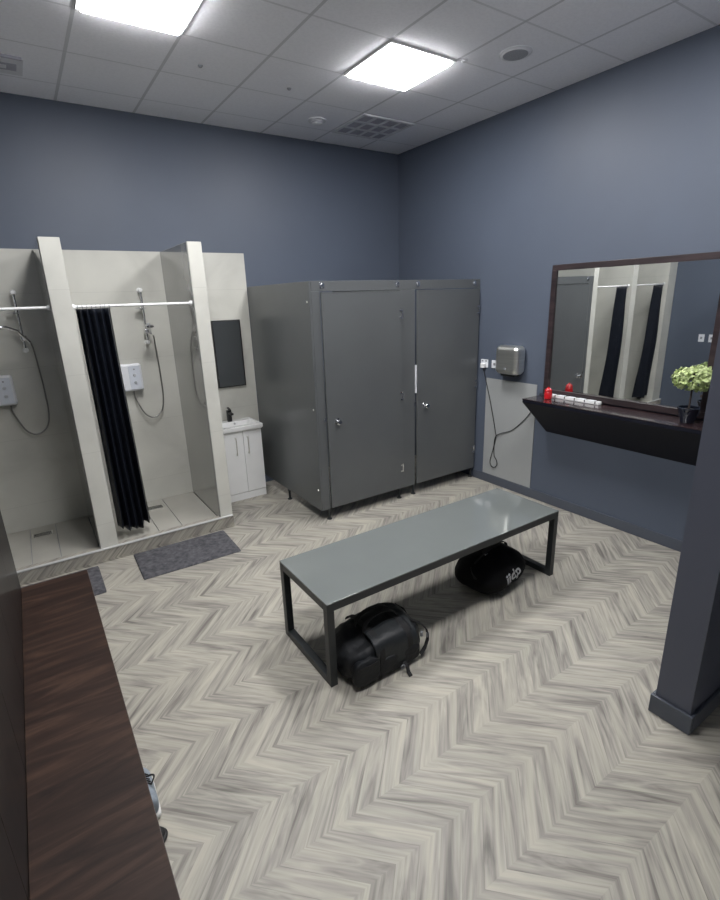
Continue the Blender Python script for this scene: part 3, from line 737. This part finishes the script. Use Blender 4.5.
# wedge shelf
bm = bmesh.new(); SD = .325; ZS = 1.10
def V3(*p): return bm.verts.new(p)
A = [V3(-.001, -2.275, ZS), V3(-SD, -2.275, ZS), V3(-SD, -2.275, ZS - .028), V3(-.001, -2.33, .74)]
B = [V3(-.001, PY1 + .0005, ZS), V3(-SD, PY1 + .0005, ZS), V3(-SD, PY1 + .0005, ZS - .028), V3(-.001, PY1 + .0005, .735)]
bm.faces.new(A); bm.faces.new(B[::-1])
for i in range(4): bm.faces.new((A[i], B[i], B[(i + 1) % 4], A[(i + 1) % 4]))
bmesh.ops.recalc_face_normals(bm, faces=bm.faces[:]); bmesh.ops.bevel(bm, geom=bm.edges[:], offset=.002, segments=2, profile=.5, affect='EDGES')
mb = MB(); mb.bm.free(); mb.bm = bm
t = thing('wall_shelf', 'dark walnut wedge-shaped shelf on the right wall below the long mirror', 'shelf', (0, -3.3, 1.1))
mb.build('shelf_body', simple('dark_laminate_blue_reflection', (0.006, 0.007, 0.014), .5, var=.1, spec=.2), t)  # bluish reflection is put into this dark base colour
MB().box((-SD - .002, PY1 + .001, ZS), (-.0335, -2.272, ZS + .006), .001).build('shelf_top', 'shelf', t)
ZS += .0065
# power strip
t = thing('power_strip', 'white multi-socket power strip lying on the shelf at the mirror foot', 'power strip', (-.075, -2.62, ZS))
MB().box((-.10, -2.90, ZS), (-.05, -2.345, ZS + .028), .006).build('casing', 'white', t)
for k in range(5):
    y = -2.42 - k * .1
    MB().box((-.0995, y - .032, ZS + .026), (-.0515, y + .032, ZS + .0295), .001).build('socket_face', 'plastic', t)
    MB().box((-.101, y - .050, ZS + .008), (-.05, y - .040, ZS + .0288)).build('gap', 'black', t, smooth=False)
# red jar
t = thing('lidded_jar', 'glossy red lidded jar on the left end of the dark shelf', 'jar', (-.17, -2.42, ZS))
JX, JY = -.17, -2.44
MB().lathe([(.026, 0), (.034, .004), (.037, .03), (.034, .062), (.028, .07), (0, .07)], (JX, JY, ZS)).build('jar_body', 'red', t)
MB().lathe([(.031, .0705), (.033, .076), (.03, .088), (.018, .102), (.008, .106), (.008, .112), (0, .115)], (JX, JY, ZS)).build('lid', 'red', t)
# topiary
PXc, PYc = -.175, -3.64
t = thing('potted_topiary', 'small pale green topiary ball in a dark pot on the shelf', 'potted plant', (PXc, PYc, ZS))
MB().lathe([(.040, 0), (.046, .004), (.070, .095), (.076, .105), (.076, .114), (.066, .114), (.064, .098)], (PXc, PYc, ZS)).build('pot', 'potm', t)
MB().lathe([(0, .100), (.064, .097)], (PXc, PYc, ZS)).build('soil', 'soil', t)
MB().tube([(PXc, PYc, ZS + .08), (PXc + .004, PYc + .002, ZS + .16), (PXc - .003, PYc, ZS + .25), (PXc, PYc, ZS + .36)], .007, 8).build('stem', 'stem', t)
bm = bmesh.new(); FC = Vector((PXc, PYc - .01, ZS + .325))
for i in range(620):
    d = Vector((random.gauss(0, 1), random.gauss(0, 1), random.gauss(0, 1))).normalized()
    rr = random.uniform(.72, 1.05)
    c = FC + Vector((d.x * .125 * rr, d.y * .145 * rr, d.z * .085 * rr))
    n = (d + Vector((random.gauss(0, .8), random.gauss(0, .8), random.gauss(0, .8)))).normalized()
    u = n.cross(Vector((random.random(), random.random(), random.random()))).normalized(); v = n.cross(u)
    L = random.uniform(.014, .024); W_ = L * .6
    P = [c - u * L, c - u * L * .3 + v * W_ + n * .003, c + u * L * .5 + v * W_ * .7, c + u * L - n * .003, c + u * L * .5 - v * W_ * .7, c - u * L * .3 - v * W_ + n * .003]
    bm.faces.new([bm.verts.new(q) for q in P])
mb = MB(); mb.bm.free(); mb.bm = bm; mb.build('foliage', 'leaf', t, smooth=False)

# hand dryer
t = thing('hand_dryer', 'brushed steel hand dryer on the right wall beside the cubicles', 'hand dryer', (0, -1.90, 1.25))
DY0, DY1, DZ0, DZ1, DD = -2.045, -1.755, 1.262, 1.56, .155
bm_ = MB()
bm_.box((-DD, DY0, DZ0 + .01), (-.002, DY1, DZ1), .052, 7)
bm_.build('cover', 'brushed', t)
MB().box((-DD * .75, DY0 + .06, DZ0 - .012), (-.02, DY1 - .06, DZ0 + .03), .01, 3).build('air_outlet', 'black', t)
MB().lathe([(0, -.003), (.012, -.003), (.014, 0)], (-DD + .001, (DY0 + DY1) / 2, DZ0 + .07), 'x', 18).build('sensor_eye', 'greyplastic', t)
t = thing('wall_socket', 'white wall socket with a black cable beside the cubicle door', 'socket', (0, -1.50, 1.34))
MB().box((-.009, -1.545, 1.297), (-.0005, -1.445, 1.383), .003).build('face_plate', 'plastic', t)
MB().box((-.012, -1.53, 1.36), (-.0085, -1.51, 1.375), .001).box((-.012, -1.48, 1.36), (-.0085, -1.46, 1.375), .001).build('rocker_switch', 'greyplastic', t)
t = thing('fused_switch', 'narrow white fused switch half hidden behind the hand dryer', 'switch', (0, -1.64, 1.34))
MB().box((-.009, -1.68, 1.300), (-.0005, -1.597, 1.383), .003).build('face_plate', 'plastic', t)
MB().box((-.013, -1.65, 1.33), (-.0085, -1.625, 1.355), .001).build('rocker_switch', 'greyplastic', t)
t = thing('power_cable', 'thin black power cable hanging in a loop from the wall socket', 'cable', (-.02, -1.7, .8))
MB().box((-.05, -1.52, 1.295), (-.0125, -1.475, 1.345), .006, 3).build('plug', 'white', t)
def spline(P, n=6):
    P = [Vector(p) for p in P]; Q = []
    for i in range(len(P) - 1):
        p0, p1, p2, p3 = [P[max(0, min(len(P) - 1, i + k))] for k in (-1, 0, 1, 2)]
        for s_ in range(n):
            u = s_ / n; Q.append(.5 * ((2 * p1) + (-p0 + p2) * u + (2 * p0 - 5 * p1 + 4 * p2 - p3) * u * u + (-p0 + 3 * p1 - 3 * p2 + p3) * u ** 3))
    return Q + [P[-1]]
MB().tube(spline([(-.025, -1.50, 1.297), (-.018, -1.515, 1.22), (-.016, -1.605, .95), (-.016, -1.70, .62), (-.018, -1.712, .55), (-.016, -1.675, .38), (-.016, -1.645, .27), (-.018, -1.66, .215), (-.02, -1.705, .20), (-.018, -1.745, .235), (-.016, -1.735, .29), (-.016, -1.70, .34), (-.02, -1.695, .45), (-.024, -1.712, .555), (-.018, -1.78, .61), (-.016, -1.92, .67), (-.016, -2.05, .79), (-.016, -2.14, .90), (-.018, -2.21, 1.0), (-.03, -2.255, 1.07), (-.05, -2.262, 1.115), (-.06, -2.30, 1.118), (-.075, -2.346, 1.118)]), .0042, 8).build('flex', 'black', t)

# light switches on the left wall, seen in the mirror
for y, lb in ((-1.44, 'white light switch reflected in the mirror, nearer the showers'), (-1.59, 'white light switch reflected in the mirror, nearer the lockers')):
    t = thing('light_switch', lb, 'switch', (XL, y, 1.20), 'white light switches on the left wall')
    MB().box((XL + .0005, y - .043, 1.14), (XL + .009, y + .043, 1.26), .003).build('face_plate', 'plastic', t)
    MB().box((XL + .0085, y - .014, 1.185), (XL + .013, y + .014, 1.22), .001).build('rocker_switch', 'greyplastic', t)
